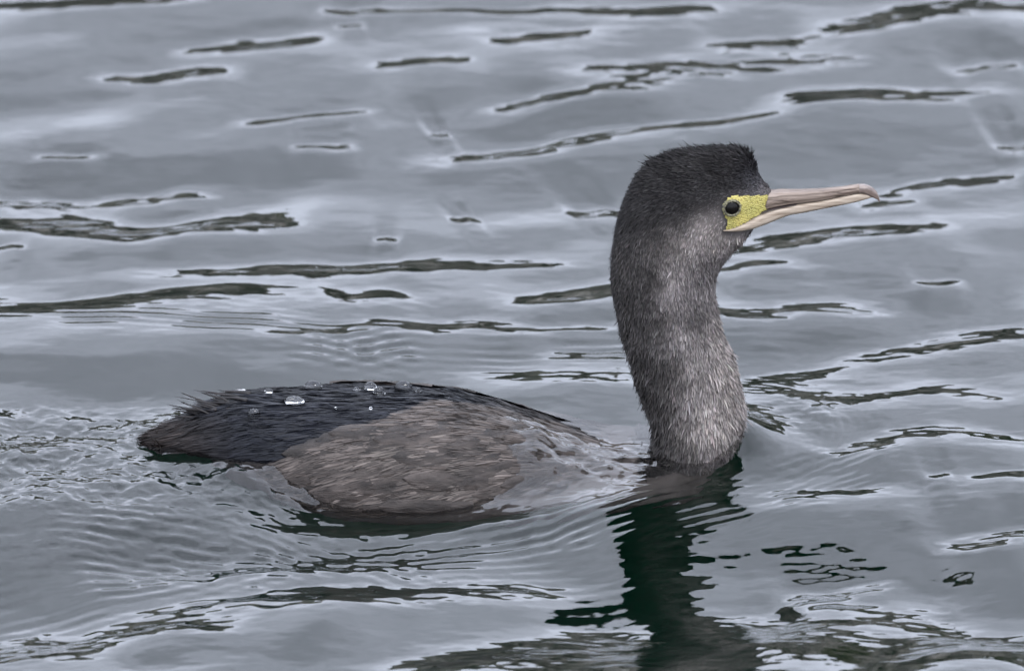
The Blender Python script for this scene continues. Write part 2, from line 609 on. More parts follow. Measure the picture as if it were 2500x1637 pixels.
# water drawn over the shoulder, trough along the flank, heap over the wing tip
H += 0.0080 * G(0.006, -0.044, 0.036, 0.022, R(10))
H -= 0.0060 * G(-0.045, -0.078, 0.085, 0.026, R(4), 4)
H += 0.0030 * G(0.020, -0.098, 0.055, 0.014, R(14))
H += 0.0085 * G(-0.145, -0.050, 0.034, 0.018, R(-12))
H += G(-0.150, -0.055, 0.055, 0.035) * 0.0018 * fbm2(X / 0.015, Y / 0.014, 37, 3) * fade(0.012)
H += G(0.048, -0.030, 0.050, 0.034) * 0.0019 * fbm2(X / 0.015, Y / 0.012, 39, 3) * fade(0.012)

# film of water drawn over the shoulder, torn where feathers stand through it
fx = slice(*np.searchsorted(gx, (-0.12, 0.12)))
fy = slice(*np.searchsorted(gy, (-0.09, 0.09)))
xs, ys = X[fy, fx], Y[fy, fx]
st = 1250 + xs * 4310.0
vt_, aa, zz = (np.interp(st, BT[:, 0], BT[:, k]) for k in (1, 2, 3))
aa, zz = aa / 100, zz / 100
qq = 1090 - zz * 4310 * math.cos(PITCH) - vt_
bb = np.sqrt(np.maximum(qq * qq - (aa * 4310 * math.sin(PITCH)) ** 2, 400)) / (4310 * math.cos(PITCH))
hull = zz + bb * np.sqrt(np.maximum(1 - (ys / aa) ** 2, 0.0))
mask = np.exp(-np.abs((xs - 0.045) / 0.058) ** 3 - np.abs((ys + 0.030) / 0.040) ** 3)
film = hull - 0.0030 + 0.0082 * mask + 0.0021 * fbm2(xs / 0.017, ys / 0.013, 47, 3) * np.sqrt(mask) + 0.0022 * noise2(xs / 0.028, ys / 0.028, 49)
film = np.where(mask > 0.02, film, -1.0)
k_ = 0.0012
hh = H[fy, fx]
dd = np.clip((film - hh) / k_, -30, 30)
H[fy, fx] = hh + k_ * np.log1p(np.exp(dd))

ny_, nx_ = X.shape
verts = np.stack([X, Y, H], -1).reshape(-1, 3)
idx = np.arange(ny_ * nx_).reshape(ny_, nx_)
quads = np.stack([idx[:-1, :-1], idx[:-1, 1:], idx[1:, 1:], idx[1:, :-1]], -1).reshape(-1, 4)
me = mesh_np("water", verts, quads.ravel(), np.arange(len(quads)) * 4, np.full(len(quads), 4))
water = obj("water", me, M["water"], kind="structure", label="rippled grey harbour water streaked with dark reflections of the bank", category="water")

me = mesh_from("sea_floor", [(-420, -420, -1.6), (420, -420, -1.6), (420, 420, -1.6), (-420, 420, -1.6)], [(0, 1, 2, 3)])
obj("sea_floor", me, M["floor"], kind="structure", label="dark green silty bed under the water", category="seabed")

# ------------------------------------------------------------------ far bank (seen only as a reflection)
nu, nv = 520, 44
U, V = np.meshgrid(np.linspace(-1, 1, nu), np.linspace(0, 1, nv))
th = U * R(75)
rise = 8.0 + 1.6 * fbm2(U * 14, U * 0 + 3.3, 60, 4) + 0.5 * noise2(U * 150, U * 0, 66)
dist = 32.0 + 2.2 * fbm2(U * 22, V * 2.5, 61, 3) + 0.9 * np.abs(noise2(U * 110, V * 12, 63)) + 8.0 * V ** 1.5
Z = -1.7 + V * (rise + 1.7) * (1 + 0.0 * U) + 0.25 * noise2(U * 90, V * 9, 64)
verts = np.stack([dist * np.sin(th), dist * np.cos(th), Z], -1).reshape(-1, 3)
idx = np.arange(nu * nv).reshape(nv, nu)
quads = np.stack([idx[:-1, :-1], idx[:-1, 1:], idx[1:, 1:], idx[1:, :-1]], -1).reshape(-1, 4)
me = mesh_np("rocky_bank", verts, quads.ravel(), np.arange(len(quads)) * 4, np.full(len(quads), 4), smooth=False)
obj("rocky_bank", me, M["rock"], kind="structure", label="brown rocky bank with mossy patches across the water", category="bank")

# ------------------------------------------------------------------ the bird
# drawing grid for the bird's long section: 4310 units to the metre, waterline at 1090
UNIT = 4310.0
SZ, SY = UNIT * math.cos(PITCH), UNIT * math.sin(PITCH)
FWD = Vector((0, math.cos(PITCH), -math.sin(PITCH)))


def sec(u, v, y=0.0):
    """grid point -> point in the bird's plane of symmetry (or beside it)"""
    z = (1090.0 - v) / SZ + y * 0.0
    k = 1 - (z - AIM_Z) * math.sin(PITCH) / DIST
    return Vector(((u - 1250.0) / UNIT * k, y, (z - AIM_Z) * k + AIM_Z))


def grid_of(p):
    """inverse of sec for arrays of points (n, 3)"""
    k = 1 - (p[:, 2] - AIM_Z) * math.sin(PITCH) / DIST
    return 1250 + p[:, 0] / k * UNIT, 1090 - ((p[:, 2] - AIM_Z) / k + AIM_Z) * SZ


def grid_oblique(p):
    """the same grid seen square to the sloping flank"""
    k = 1 + (p[:, 1] * math.cos(PITCH) - (p[:, 2] - AIM_Z) * math.sin(PITCH)) / DIST
    return 1250 + p[:, 0] / k * UNIT, 818.5 - (p[:, 1] * math.sin(PITCH) + (p[:, 2] - AIM_Z) * math.cos(PITCH)) / k * UNIT


cormorant = bpy.data.objects.new("cormorant", None)
col.objects.link(cormorant)
cormorant["label"] = "young grey-brown cormorant with yellow face and hooked pinkish bill swimming low in the water"
cormorant["category"] = "bird"


def interp(v, table):
    t_ = np.asarray(table, float)
    return np.interp(v, t_[:, 0], t_[:, 1])


# neck and head: left and right edge and half thickness against height v
EDGE_L = [(361, 1750), (366, 1710), (371, 1672), (378, 1640), (386, 1612), (398, 1588), (415, 1566), (436, 1546), (460, 1532), (484, 1521), (520, 1507), (571, 1495), (620, 1488), (661, 1486), (709, 1489), (754, 1499), (815, 1512), (862, 1530), (925, 1548), (977, 1568), (1026, 1589), (1060, 1594), (1100, 1588), (1160, 1560), (1230, 1530), (1300, 1520)]
EDGE_R = [(361, 1795), (366, 1822), (371, 1834), (378, 1842), (398, 1850), (423, 1859), (446, 1876), (458, 1891), (466, 1896), (500, 1894), (531, 1884), (545, 1862), (561, 1845), (593, 1819), (619, 1791), (648, 1769), (677, 1756), (709, 1753), (751, 1759), (805, 1769), (840, 1783), (867, 1796), (919, 1808), (960, 1817), (1000, 1824), (1040, 1822), (1100, 1806), (1160, 1780), (1230, 1750), (1300, 1720)]
HALF = [(361, 6), (366, 20), (371, 28), (378, 38), (398, 54), (423, 64), (460, 72), (500, 74), (545, 74), (593, 76), (650, 80), (709, 84), (800, 92), (900, 102), (1000, 112), (1100, 125), (1200, 140), (1300, 150)]


def loft(rings, cap=True):
    """list of rings (each a list of Vectors) -> verts, faces"""
    n = len(rings[0])
    vs_, fs_ = [], []
    for rg in rings:
        vs_ += rg
    for i in range(len(rings) - 1):
        for j in range(n):
            k2 = (j + 1) % n
            fs_.append((i * n + j, i * n + k2, (i + 1) * n + k2, (i + 1) * n + j))
    if cap:
        for i, rev in ((0, True), (len(rings) - 1, False)):
            c_ = sum(rings[i], Vector()) / n
            vs_.append(c_)
            q = len(vs_) - 1
            for j in range(n):
                k2 = (j + 1) % n
                fs_.append((q, i * n + k2, i * n + j) if rev else (q, i * n + j, i * n + k2))
    return vs_, fs_


def spow(x, p):
    return math.copysign(abs(x) ** p, x)


rings = []
for v in list(np.linspace(361, 400, 15)) + list(np.arange(405, 1300, 7.0)):
    l, r_, hw = float(interp(v, EDGE_L)), float(interp(v, EDGE_R)), float(interp(v, HALF))
    cu, a_ = (l + r_) / 2, (r_ - l) / 2
    inset = 9 if v > 380 else 5
    a_ = max(a_ - inset, 3)
    hw = max(hw - inset, 2)
    # the face narrows towards the bill
    rg = []
    for j in range(40):
        t_ = 2 * math.pi * j / 40
        cx_ = math.cos(t_)
        taper = 1 - (0.30 * max(0.0, cx_) ** 2 if 440 < v < 560 else 0.0)
        p_ = sec(cu + a_ * spow(cx_, 0.95), v + (0 if v > 400 else 0))
        p_.y = hw * taper * spow(math.sin(t_), 0.95) / UNIT
        rg.append(p_)
    rings.append(rg)
nv_, nf_ = loft(rings)

rings = []
for u in np.linspace(392, 1710, 120):
    vt, a_, zc = (float(np.interp(u, BT[:, 0], BT[:, k2])) for k2 in (1, 2, 3))
    a_, zc = a_ / 100, zc / 100
    q = 1090 - zc * SZ - vt
    b_ = math.sqrt(max(q * q - (a_ * SY) ** 2, 400)) / SZ
    x_ = (u - 1250) / UNIT
    rg = []
    for j in range(56):
        t_ = 2 * math.pi * j / 56
        zz = b_ * math.sin(t_) if math.sin(t_) > 0 else 0.85 * b_ * math.sin(t_)
        rg.append(Vector((x_, a_ * math.cos(t_), zc + zz)))
    rings.append(rg)
bv_, bf_ = loft(rings)
raw = mesh_from("raw", nv_ + bv_, nf_ + [tuple(i + len(nv_) for i in f) for f in bf_])
bm = bmesh.new()
bm.from_mesh(raw)
bmesh.ops.recalc_face_normals(bm, faces=bm.faces)
bm.to_mesh(raw)
bm.free()
tmp = bpy.data.objects.new("tmp", raw)
col.objects.link(tmp)
rm = tmp.modifiers.new("r", "REMESH")
rm.mode = "VOXEL"
rm.voxel_size = 0.0016
sm = tmp.modifiers.new("s", "SMOOTH")
sm.factor = 0.5
sm.iterations = 6
dg = bpy.context.evaluated_depsgraph_get()
body_me = bpy.data.meshes.new_from_object(tmp.evaluated_get(dg))
bpy.data.objects.remove(tmp)
body_me.name = "body"
body_me.polygons.foreach_set("use_smooth", np.ones(len(body_me.polygons), dtype=bool))

nV = len(body_me.vertices)
co = np.zeros(nV * 3, dtype=np.float32)
body_me.vertices.foreach_get("co", co)
co = co.reshape(-1, 3).astype(float)
vn = np.zeros(nV * 3, dtype=np.float32)
body_me.vertices.foreach_get("normal", vn)
vn = vn.reshape(-1, 3).astype(float)
body_me.calc_loop_triangles()
tri = np.zeros(len(body_me.loop_triangles) * 3, dtype=np.int32)
body_me.loop_triangles.foreach_get("vertices", tri)
tri = tri.reshape(-1, 3)
bvh = BVHTree.FromPolygons([tuple(p) for p in co], [tuple(f) for f in tri])


def on_flank(u, v):
    """point and normal on the bird's right side at grid (u, v), looked at square to the sloping flank"""
    p0 = Vector(((u - 1250) / UNIT, 0, AIM_Z)) + Vector((0, math.sin(PITCH), math.cos(PITCH))) * ((818.5 - v) / UNIT)
    h, n_, i_, d_ = bvh.ray_cast(p0 - FWD * 0.6, FWD)
    return (h, n_) if h is not None else (None, None)


def smooth01(x, a0, b0):
    t_ = np.clip((x - a0) / (b0 - a0), 0, 1)
    return t_ * t_ * (3 - 2 * t_)


def blob(u, v, cu, cv, ru, rv):
    return np.exp(-((u - cu) / ru) ** 2 - ((v - cv) / rv) ** 2)


def tone_neck(p):
    """plumage colour of the head and neck"""
    u, v = grid_of(p)
    l, r_ = interp(v, EDGE_L), interp(v, EDGE_R)
    f = (u - l) / np.maximum(r_ - l, 1)
    n_ = fbm2(u / 60, v / 60, 70, 3)
    dark = np.array((0.0200, 0.0188, 0.0185))
    crown = np.array((0.0110, 0.0106, 0.0108))
    grey = np.array((0.066, 0.061, 0.062))
    pale = np.array((0.128, 0.116, 0.110))
    k = smooth01(f + 0.10 * n_, 0.30, 0.62)[:, None]
    c_ = dark * (1 - k) + grey * k
    ck = np.clip(smooth01(-(v - (505 + 0.42 * (1760 - u))), -15, 60) + 0.0, 0, 1) * smooth01(-v, -640, -560)
    c_ = c_ * (1 - ck[:, None]) + crown * ck[:, None]
    fr = blob(u, v, 1850, 420, 30, 40)
    c_ = c_ * (1 - fr[:, None]) + np.array((0.040, 0.040, 0.045)) * fr[:, None]
    pk = np.clip(0.6 * blob(u, v, 1735, 528, 42, 32) + 0.38 * blob(u, v, 1660, 580, 60, 45) + 0.2 * blob(u, v, 1640, 680, 40, 90) + 0.45 * blob(u, v, 1750, 790, 28, 70) + 0.75 * blob(u, v, 1775, 900, 45, 80) + 0.8 * blob(u, v, 1740, 1000, 70, 60) + 0.35 * blob(u, v, 1690, 850, 50, 90) + 0.42 * blob(u, v, 1795, 575, 50, 32) + 0.3 * blob(u, v, 1720, 560, 50, 40), 0, 1)
    c_ = c_ * (1 - pk[:, None]) + pale * pk[:, None]
    dk = np.clip(0.8 * blob(u, v, 1700, 745, 30, 26) + 0.2 * blob(u, v, 1745, 610, 60, 26) + 0.6 * blob(u, v, 1580, 950, 35, 80) + 0.5 * blob(u, v, 1600, 560, 40, 40), 0, 1)
    c_ = c_ * (1 - dk[:, None]) + dark * dk[:, None]
    return c_ * (1 + 0.35 * n_)[:, None] * np.array((1.03, 1.0, 0.965))


def tone_back(p):
    u, v = grid_oblique(p)
    n_ = fbm2(u / 70, v / 30, 75, 3)
    black = np.array((0.0042, 0.0046, 0.0064))
    brown = np.array((0.0125, 0.0100, 0.0090))
    k = np.clip(smooth01(-u, -640, -440) * smooth01(v, 985, 1030) + 0.7 * smooth01(u, 1160, 1300), 0, 1)[:, None]
    return (black * (1 - k) + brown * k) * (1 + 0.4 * n_)[:, None]


is_neck = ((co[:, 0] > (1575 - 1250) / UNIT) & (co[:, 2] > -0.008)) | ((co[:, 2] > 0.04) & (co[:, 0] > 0.03))
bodytone = np.where(is_neck[:, None], tone_neck(co) * 0.8, np.array((0.055, 0.047, 0.043)))
uo, vo = grid_oblique(co)
backzone = ~is_neck & (vo < np.interp(uo, (380, 760, 870, 990, 1080, 1170, 1300), (1200, 1106, 1062, 1010, 972, 985, 1010)))
bodytone[backzone] = tone_back(co[backzone]) * 0.8
set_colors(body_me, np.clip(bodytone, 0.003, 1))
obj("body", body_me, M["body"], cormorant)

# --- short plumage as thousands of separate little blades
tv = co[tri]
area = 0.5 * np.linalg.norm(np.cross(tv[:, 1] - tv[:, 0], tv[:, 2] - tv[:, 0]), axis=1)
cen = tv.mean(1)


def scatter(weight, n):
    w_ = area * weight
    w_ = w_ / w_.sum()
    i_ = rng.choice(len(tri), n, p=w_)
    r1, r2 = np.sqrt(rng.random(n)), rng.random(n)
    bc = np.stack([1 - r1, r1 * (1 - r2), r1 * r2], -1)
    P = (tv[i_] * bc[:, :, None]).sum(1)
    N = (vn[tri[i_]] * bc[:, :, None]).sum(1)
    N /= np.linalg.norm(N, axis=1, keepdims=True)
    return P, N


def blades(name, P, N, F, L, W, lift, curl, tone, mat, base_k=0.65, tip_k=1.35, **props):
    """tapered curved blades rooted at P, combed along F"""
    n = len(P)
    T = F - (F * N).sum(1, keepdims=True) * N
    T /= np.maximum(np.linalg.norm(T, axis=1, keepdims=True), 1e-9)
    Bn = np.cross(N, T)
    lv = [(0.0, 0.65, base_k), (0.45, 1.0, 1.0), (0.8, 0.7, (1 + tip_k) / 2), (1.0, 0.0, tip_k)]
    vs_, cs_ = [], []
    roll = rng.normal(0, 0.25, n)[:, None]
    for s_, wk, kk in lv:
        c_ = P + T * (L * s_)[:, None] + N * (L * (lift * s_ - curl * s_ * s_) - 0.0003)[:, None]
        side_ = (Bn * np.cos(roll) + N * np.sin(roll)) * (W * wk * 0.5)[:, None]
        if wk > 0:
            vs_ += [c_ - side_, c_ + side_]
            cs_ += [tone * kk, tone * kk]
        else:
            vs_.append(c_)
            cs_.append(tone * kk)
    V_ = np.stack(vs_, 1).reshape(-1, 3)
    C_ = np.stack(cs_, 1).reshape(-1, 3)
    o_ = (np.arange(n) * 7)[:, None]
    lp = np.concatenate([o_ + np.array([[0, 1, 3, 2]]), o_ + np.array([[2, 3, 5, 4]]), o_ + np.array([[4, 5, 6]])], 1).ravel()
    tot = np.tile((4, 4, 3), n)
    st = np.concatenate([[0], np.cumsum(tot)[:-1]])
    me_ = mesh_np(name, V_, lp, st, tot)
    set_colors(me_, np.clip(C_, 0.002, 1))
    return obj(name, me_, mat, cormorant, kind="stuff", **props)


# bare skin of the face carries no plumage
SKIN = [(1762, 487), (1765, 472), (1774, 461), (1787, 456), (1809, 459), (1841, 462), (1871, 467), (1893, 474), (1886, 488), (1876, 503), (1855, 511), (1829, 523), (1801, 535), (1780, 542), (1767, 541), (1769, 533), (1774, 519), (1766, 508)]


def inside(u, v, poly):
    u, v = np.asarray(u, float), np.asarray(v, float)
    r_ = np.zeros(u.shape, bool)
    n = len(poly)
    for i in range(n):
        (x1, y1), (x2, y2) = poly[i], poly[(i + 1) % n]
        cnd = ((y1 > v) != (y2 > v)) & (u < (x2 - x1) * (v - y1) / ((y2 - y1) or 1e-9) + x1)
        r_ ^= cnd
    return r_


LOWER = [(1766, 544), (1790, 537), (1812, 530), (1840, 518), (1867, 507), (1900, 500), (1900, 535), (1867, 544), (1842, 551), (1815, 553), (1790, 550)]
wt = (((cen[:, 0] > (1560 - 1250) / UNIT) | (cen[:, 2] > 0.035)) & (cen[:, 2] > -0.012)).astype(float)
cu_, cv_ = grid_of(cen)
wt *= np.where(cv_ < 700, 1.5, 1.0)
P, N = scatter(wt, 95000)
u, v = grid_of(P)
side_on = np.abs(N[:, 1]) > 0.25
SHRUNK = [(1824 + (a0 - 1824) * 0.86, 499 + (b0 - 499) * 0.76) for a0, b0 in SKIN]
keep = ~((inside(u, v, SHRUNK) | inside(u, v, LOWER) | ((u - 1785) ** 2 + (v - 485.5) ** 2 < 26 ** 2)) & side_on) & ~((u > 1880) & (v > 455))
P, N, u, v = P[keep], N[keep], u[keep], v[keep]
l, r_ = interp(v, EDGE_L), interp(v, EDGE_R)
f = np.clip((u - l) / np.maximum(r_ - l, 1), 0, 1)
up_ = smooth01(-v, -640, -420)
F = np.zeros_like(P)
F[:, 0] = -(0.95 * up_ + 0.16 * (1 - up_) * (1 - f) - 0.02) + 0.10 * (1 - up_) * f
F[:, 2] = 0.30 * smooth01(-v, -470, -390) - (1 - smooth01(-v, -560, -440)) * 0.95 - 0.12
F += rng.normal(0, 0.16, F.shape)
# small tufts lean together
F[:, 0] += 0.25 * noise2(P[:, 0] / 0.004, P[:, 2] / 0.006, 81)
n = len(P)
low = smooth01(v, 640, 1000)
clump = noise2(P[:, 0] / 0.0021 + 7 * P[:, 1] / 0.0021, P[:, 2] / 0.0028, 86)
L = (0.0029 + 0.0022 * low) * rng.uniform(0.75, 1.3, n) * (1 + 0.35 * clump)
face = blob(u, v, 1790, 490, 110, 60)
L *= (1 - 0.40 * face) * (1 + 0.35 * smooth01(-v, -440, -385))
W = (0.00050 + 0.00022 * low) * rng.uniform(0.7, 1.3, n)
crownlift = smooth01(-v, -470, -390)
lift = rng.uniform(0.14, 0.42, n) + 0.35 * crownlift + 0.40 * smooth01(-f, -0.22, -0.02) + 0.15 * smooth01(f, 0.85, 1.0)
lift *= 1 - 0.2 * face
tone = tone_neck(P) * (rng.uniform(0.55, 1.45, n) * (1 + 0.40 * clump))[:, None]
tone *= (1 + 0.02 * rng.normal(size=(n, 3)))
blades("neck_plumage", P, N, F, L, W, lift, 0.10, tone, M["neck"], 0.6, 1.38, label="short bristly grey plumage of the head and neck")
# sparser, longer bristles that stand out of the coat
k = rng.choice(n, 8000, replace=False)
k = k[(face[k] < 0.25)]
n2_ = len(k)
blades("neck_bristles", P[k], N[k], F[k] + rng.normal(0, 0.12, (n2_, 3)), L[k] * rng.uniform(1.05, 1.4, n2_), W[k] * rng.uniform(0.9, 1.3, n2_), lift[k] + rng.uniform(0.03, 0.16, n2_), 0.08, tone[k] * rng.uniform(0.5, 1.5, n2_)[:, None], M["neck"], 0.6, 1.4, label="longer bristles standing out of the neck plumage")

# --- long wet strands of the black back
back_edge = ((380, 1120), (470, 1118), (560, 1130), (690, 1118), (760, 1108), (870, 1064), (990, 1014), (1080, 986), (1170, 1004), (1300, 1026), (1420, 1058))
be = np.array(back_edge, float)
uo, vo = grid_oblique(cen)
zone = (cen[:, 2] < 0.05) & (cen[:, 0] < (1500 - 1250) / UNIT) & ((vo < np.interp(uo, be[:, 0], be[:, 1])) | (cen[:, 1] > 0.01)) & (cen[:, 2] > -0.012)
P, N = scatter(zone.astype(float), 36000)
n = len(P)
u, v = grid_oblique(P)
F = np.zeros_like(P)
F[:, 0] = -1
wv = noise2(P[:, 0] / 0.020, P[:, 1] / 0.009, 83) + 0.6 * noise2(P[:, 0] / 0.009, P[:, 1] / 0.005, 84)
F[:, 1] = -0.30 * smooth01(u, 640, 1050) * (P[:, 1] < 0.02) + 0.17 * wv
F[:, 2] = -0.08 + 0.08 * wv
F += rng.normal(0, 0.05, F.shape)
end = smooth01(-u, -620, -430)
L = rng.uniform(0.007, 0.014, n) * (1 + 0.5 * end)
W = rng.uniform(0.0004, 0.0009, n)
ridge = noise2(P[:, 0] / 0.016, P[:, 1] / 0.0035 + P[:, 2] / 0.004, 88) + 0.5 * noise2(P[:, 0] / 0.008, P[:, 1] / 0.0018 + P[:, 2] / 0.002, 89)
P = P + N * (0.0009 * ridge)[:, None]
lift = rng.uniform(0.02, 0.11, n) + 0.07 * np.clip(wv, 0, 1) + 0.10 * end * rng.random(n)
tone = tone_back(P) * (rng.uniform(0.5, 1.6, n) * (1 + 0.5 * ridge))[:, None]
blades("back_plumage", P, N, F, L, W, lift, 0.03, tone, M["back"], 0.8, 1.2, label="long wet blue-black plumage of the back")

# --- spiky rump tufts: each a bundle drawn to a point
pts = []
for i in range(22):
    q = random.random()
    u0, v0 = 500 + 130 * q + random.uniform(-20, 20), 1015 - 62 * q + random.uniform(-6, 6)
    pts.append((u0, v0, u0 - random.uniform(45, 95), v0 - random.uniform(-4, 16), random.uniform(8, 16)))
for (u0, v0, u1, v1, wd) in [(520, 985, 438, 966, 9), (540, 990, 425, 976, 7), (500, 1000, 405, 992, 9), (490, 1008, 418, 1003, 8), (560, 968, 470, 958, 8), (600, 955, 515, 949, 8), (480, 1020, 400, 1015, 9), (520, 1010, 432, 984, 7), (580, 962, 492, 962, 7), (640, 950, 560, 942, 7)]:
    pts.append((u0, v0, u1, v1, wd))
for (u0, v0, u1, v1, wd) in pts:
    h0, n0 = on_flank(u0, v0)
    if h0 is None:
        continue
    d_ = Vector(((u1 - u0) / UNIT, 0.004, (v0 - v1) / SZ))
    ln = d_.length
    T_ = d_.normalized()
    S_ = T_.cross(Vector((0, -0.6, 0.8))).normalized()
    Q_ = S_.cross(T_)
    rings = []
    for i in range(7):
        s_ = i / 6
        rad = wd / UNIT * 0.38 * (1 - s_) ** 0.7 + 0.00008
        c_ = h0 + d_ * s_ + Q_ * (0.0012 * math.sin(s_ * 2.5 + u0))
        rings.append([c_ + S_ * (rad * math.cos(2 * math.pi * j / 6)) + Q_ * (0.45 * rad * math.sin(2 * math.pi * j / 6)) for j in range(6)])
    vv, ff = loft(rings)
    obj("rump_tuft", mesh_from("rump_tuft", vv, ff), M["tail"], cormorant)

# --- stiff tail feathers, fanned flat on the water
for i in range(11):
    k = i / 10
    ang = R(-13 + 26 * k)
    base = Vector(((505 - 1250) / UNIT, 0.016 * (k - 0.5) * 2, 0.0075 - 0.0035 * abs(k - 0.5) * 2))
    ln = 0.041 - 0.010 * abs(k - 0.5) * 2
    vv, ff = [], []
    for a_i in range(9):
        s_ = a_i / 8
        hw = 0.0034 * (0.75 + 0.25 * s_) * (1 if s_ < 0.75 else math.sqrt(max(0, 1 - ((s_ - 0.75) / 0.25) ** 2)) * 0.9 + 0.1)
        for bj in (-1, -0.5, 0, 0.5, 1):
            yy = hw * bj
            vv.append(base + Vector((-(ln * s_) * math.cos(ang) - yy * math.sin(ang), ln * s_ * math.sin(ang) * -1 + yy * math.cos(ang), -0.006 * s_ + 0.0006 * (1 - abs(bj)) + 0.0004 * (i % 3) - 0.004 * abs(k - 0.5) * s_)))
    for a_i in range(8):
        for bj in range(4):
            q = a_i * 5 + bj
            ff.append((q, q + 1, q + 6, q + 5))
    obj("tail_feather", mesh_from("tail_feather", vv, ff), M["tail"], cormorant)

# --- folded wing on each side: a shell over the flank, tiled with coverts
WING = [(700, 1125), (763, 1104), (869, 1060), (987, 1022), (1040, 1000), (1085, 988), (1169, 1000), (1240, 1012), (1310, 1030), (1400, 1058), (1500, 1098), (1540, 1120), (1480, 1165), (1380, 1200), (1240, 1235), (1081, 1258), (900, 1275), (780, 1265), (690, 1225), (650, 1175)]
wing = None


def flank_patch(name, poly, step, off, mat, parent, edge=18):
    us = np.arange(min(p[0] for p in poly), max(p[0] for p in poly) + step, step)
    vs_ = np.arange(min(p[1] for p in poly), max(p[1] for p in poly) + step, step)
    UU, VV = np.meshgrid(us, vs_)
    ok = inside(UU, VV, poly)
    ids, vv, ff = {}, [], []
    pl = [Vector((p[0], p[1])) for p in poly]

    def edge_d(u, v):
        q = Vector((u, v))
        best = 1e9
        for i in range(len(pl)):
            a0, b0 = pl[i], pl[(i + 1) % len(pl)]
            ab = b0 - a0
            t_ = max(0, min(1, (q - a0).dot(ab) / ab.length_squared))
            best = min(best, (q - a0 - ab * t_).length)
        return best

    for i in range(UU.shape[0]):
        for j in range(UU.shape[1]):
            if ok[i, j]:
                h, n_ = on_flank(UU[i, j], VV[i, j])
                if h is not None:
                    k = min(1.0, edge_d(UU[i, j], VV[i, j]) / edge)
                    ids[i, j] = len(vv)
                    vv.append(h + n_ * (off * math.sin(k * math.pi / 2) - 0.0002))
    for (i, j), q in ids.items():
        c4 = [(i, j), (i, j + 1), (i + 1, j + 1), (i + 1, j)]
        if all(c in ids for c in c4):
            ff.append(tuple(ids[c] for c in reversed(c4)))
    return obj(name, mesh_from(name, vv, ff), mat, parent)


wing = flank_patch("wing", WING, 12, 0.0022, M["wing"], cormorant, 40)
set_colors(wing.data, np.full((len(wing.data.vertices), 3), 0.7))
wing["label"] = "folded brown wing of overlapping wet feathers"
far_wing = obj("wing", wing.data.copy(), None, cormorant)
far_wing.data.transform(Matrix.Scale(-1, 4, (0, 1, 0)))
far_wing.data.flip_normals()
bm = bmesh.new()
bm.from_mesh(far_wing.data)
bmesh.ops.delete(bm, geom=[q for q in bm.verts if q.co.y < 0.03], context="VERTS")
bm.to_mesh(far_wing.data)
bm.free()


def covert(cu, cv, ang, ln, wd, off):
    ca, sa = math.cos(ang), math.sin(ang)
    vv, ff = [], []
    ns, nt_ = 10, 8
    for i in range(ns):
        s_ = i / (ns - 1)
        hw = wd * (0.55 + 0.45 * min(1, s_ * 2.2)) * math.sqrt(max(0.0, 1 - max(0.0, (s_ - 0.62) / 0.38) ** 2.2))
        hw = max(hw, wd * 0.05)
        for j in range(nt_ + 1):
            q = j / nt_ * 2 - 1
            bend = 0.10 * ln * s_ * s_
            u = cu + ca * ln * s_ - sa * (hw * q + bend)
            v = cv + sa * ln * s_ + ca * (hw * q + bend)
            h, n_ = on_flank(u, v)
            if h is None:
                return None
            camber = 0.0003 * (1 - q * q)
            vv.append(h + n_ * (off + 0.0007 * s_ + camber - 0.0005 * abs(q) ** 3 + 0.0005 * math.sin(u * 0.09 + cv) * math.sin(v * 0.13 + cu)))
    for i in range(ns - 1):
        for j in range(nt_):
            q = i * (nt_ + 1) + j
            ff.append((q, q + nt_ + 1, q + nt_ + 2, q + 1))
    me_ = mesh_from("covert_feather", vv, ff)
    tn = []
    for i in range(ns):
        for j in range(nt_ + 1):
            q = abs(j / nt_ * 2 - 1)
            k_ = 0.72 if q < 0.05 else 0.95
            k_ += 0.18 * max(0.0, (q - 0.6) / 0.4) + 0.15 * max(0.0, (i / (ns - 1) - 0.8) / 0.2)
            tn.append((k_, k_, k_))
    set_colors(me_, np.array(tn))
    return me_


row = 0
v0 = 985
while v0 < 1262:
    u0 = 1520 - (row % 2) * 36
    while u0 > 700:
        ju, jv = random.uniform(-9, 9), random.uniform(-5, 5)
        cu, cv = u0 + ju, v0 + jv
        if inside(np.array([cu - 60]), np.array([cv + 14]), WING)[0] and inside(np.array([cu, cu]), np.array([cv, cv - 22]), WING).all():
            k = (1520 - cu) / 800
            ln = 165 + 130 * max(0, k) + random.uniform(-25, 25)
            fa = R(180 - 15 - 8 * math.sin(cu * 0.01) + random.uniform(-7, 7))
            while ln > 60 and not inside(np.array([cu + math.cos(fa) * ln]), np.array([cv + math.sin(fa) * ln]), WING)[0]:
                ln -= 12
            me_ = covert(cu, cv, fa, ln, 17 + 9 * k, 0.0010 + (0.0016 + 0.0022 * max(0.0, (cv - 1120) / 130)) * random.random() ** 2)
            if me_ is not None:
                cf = obj("covert_feather", me_, M["wing"], wing)
                m2 = me_.copy()
                m2.transform(Matrix.Scale(-1, 4, (0, 1, 0)))
                m2.flip_normals()
                if min(q.co.y for q in m2.vertices) > 0.028:
                    obj("covert_feather", m2, None, far_wing)
        u0 -= 72
    v0 += 21
    row += 1

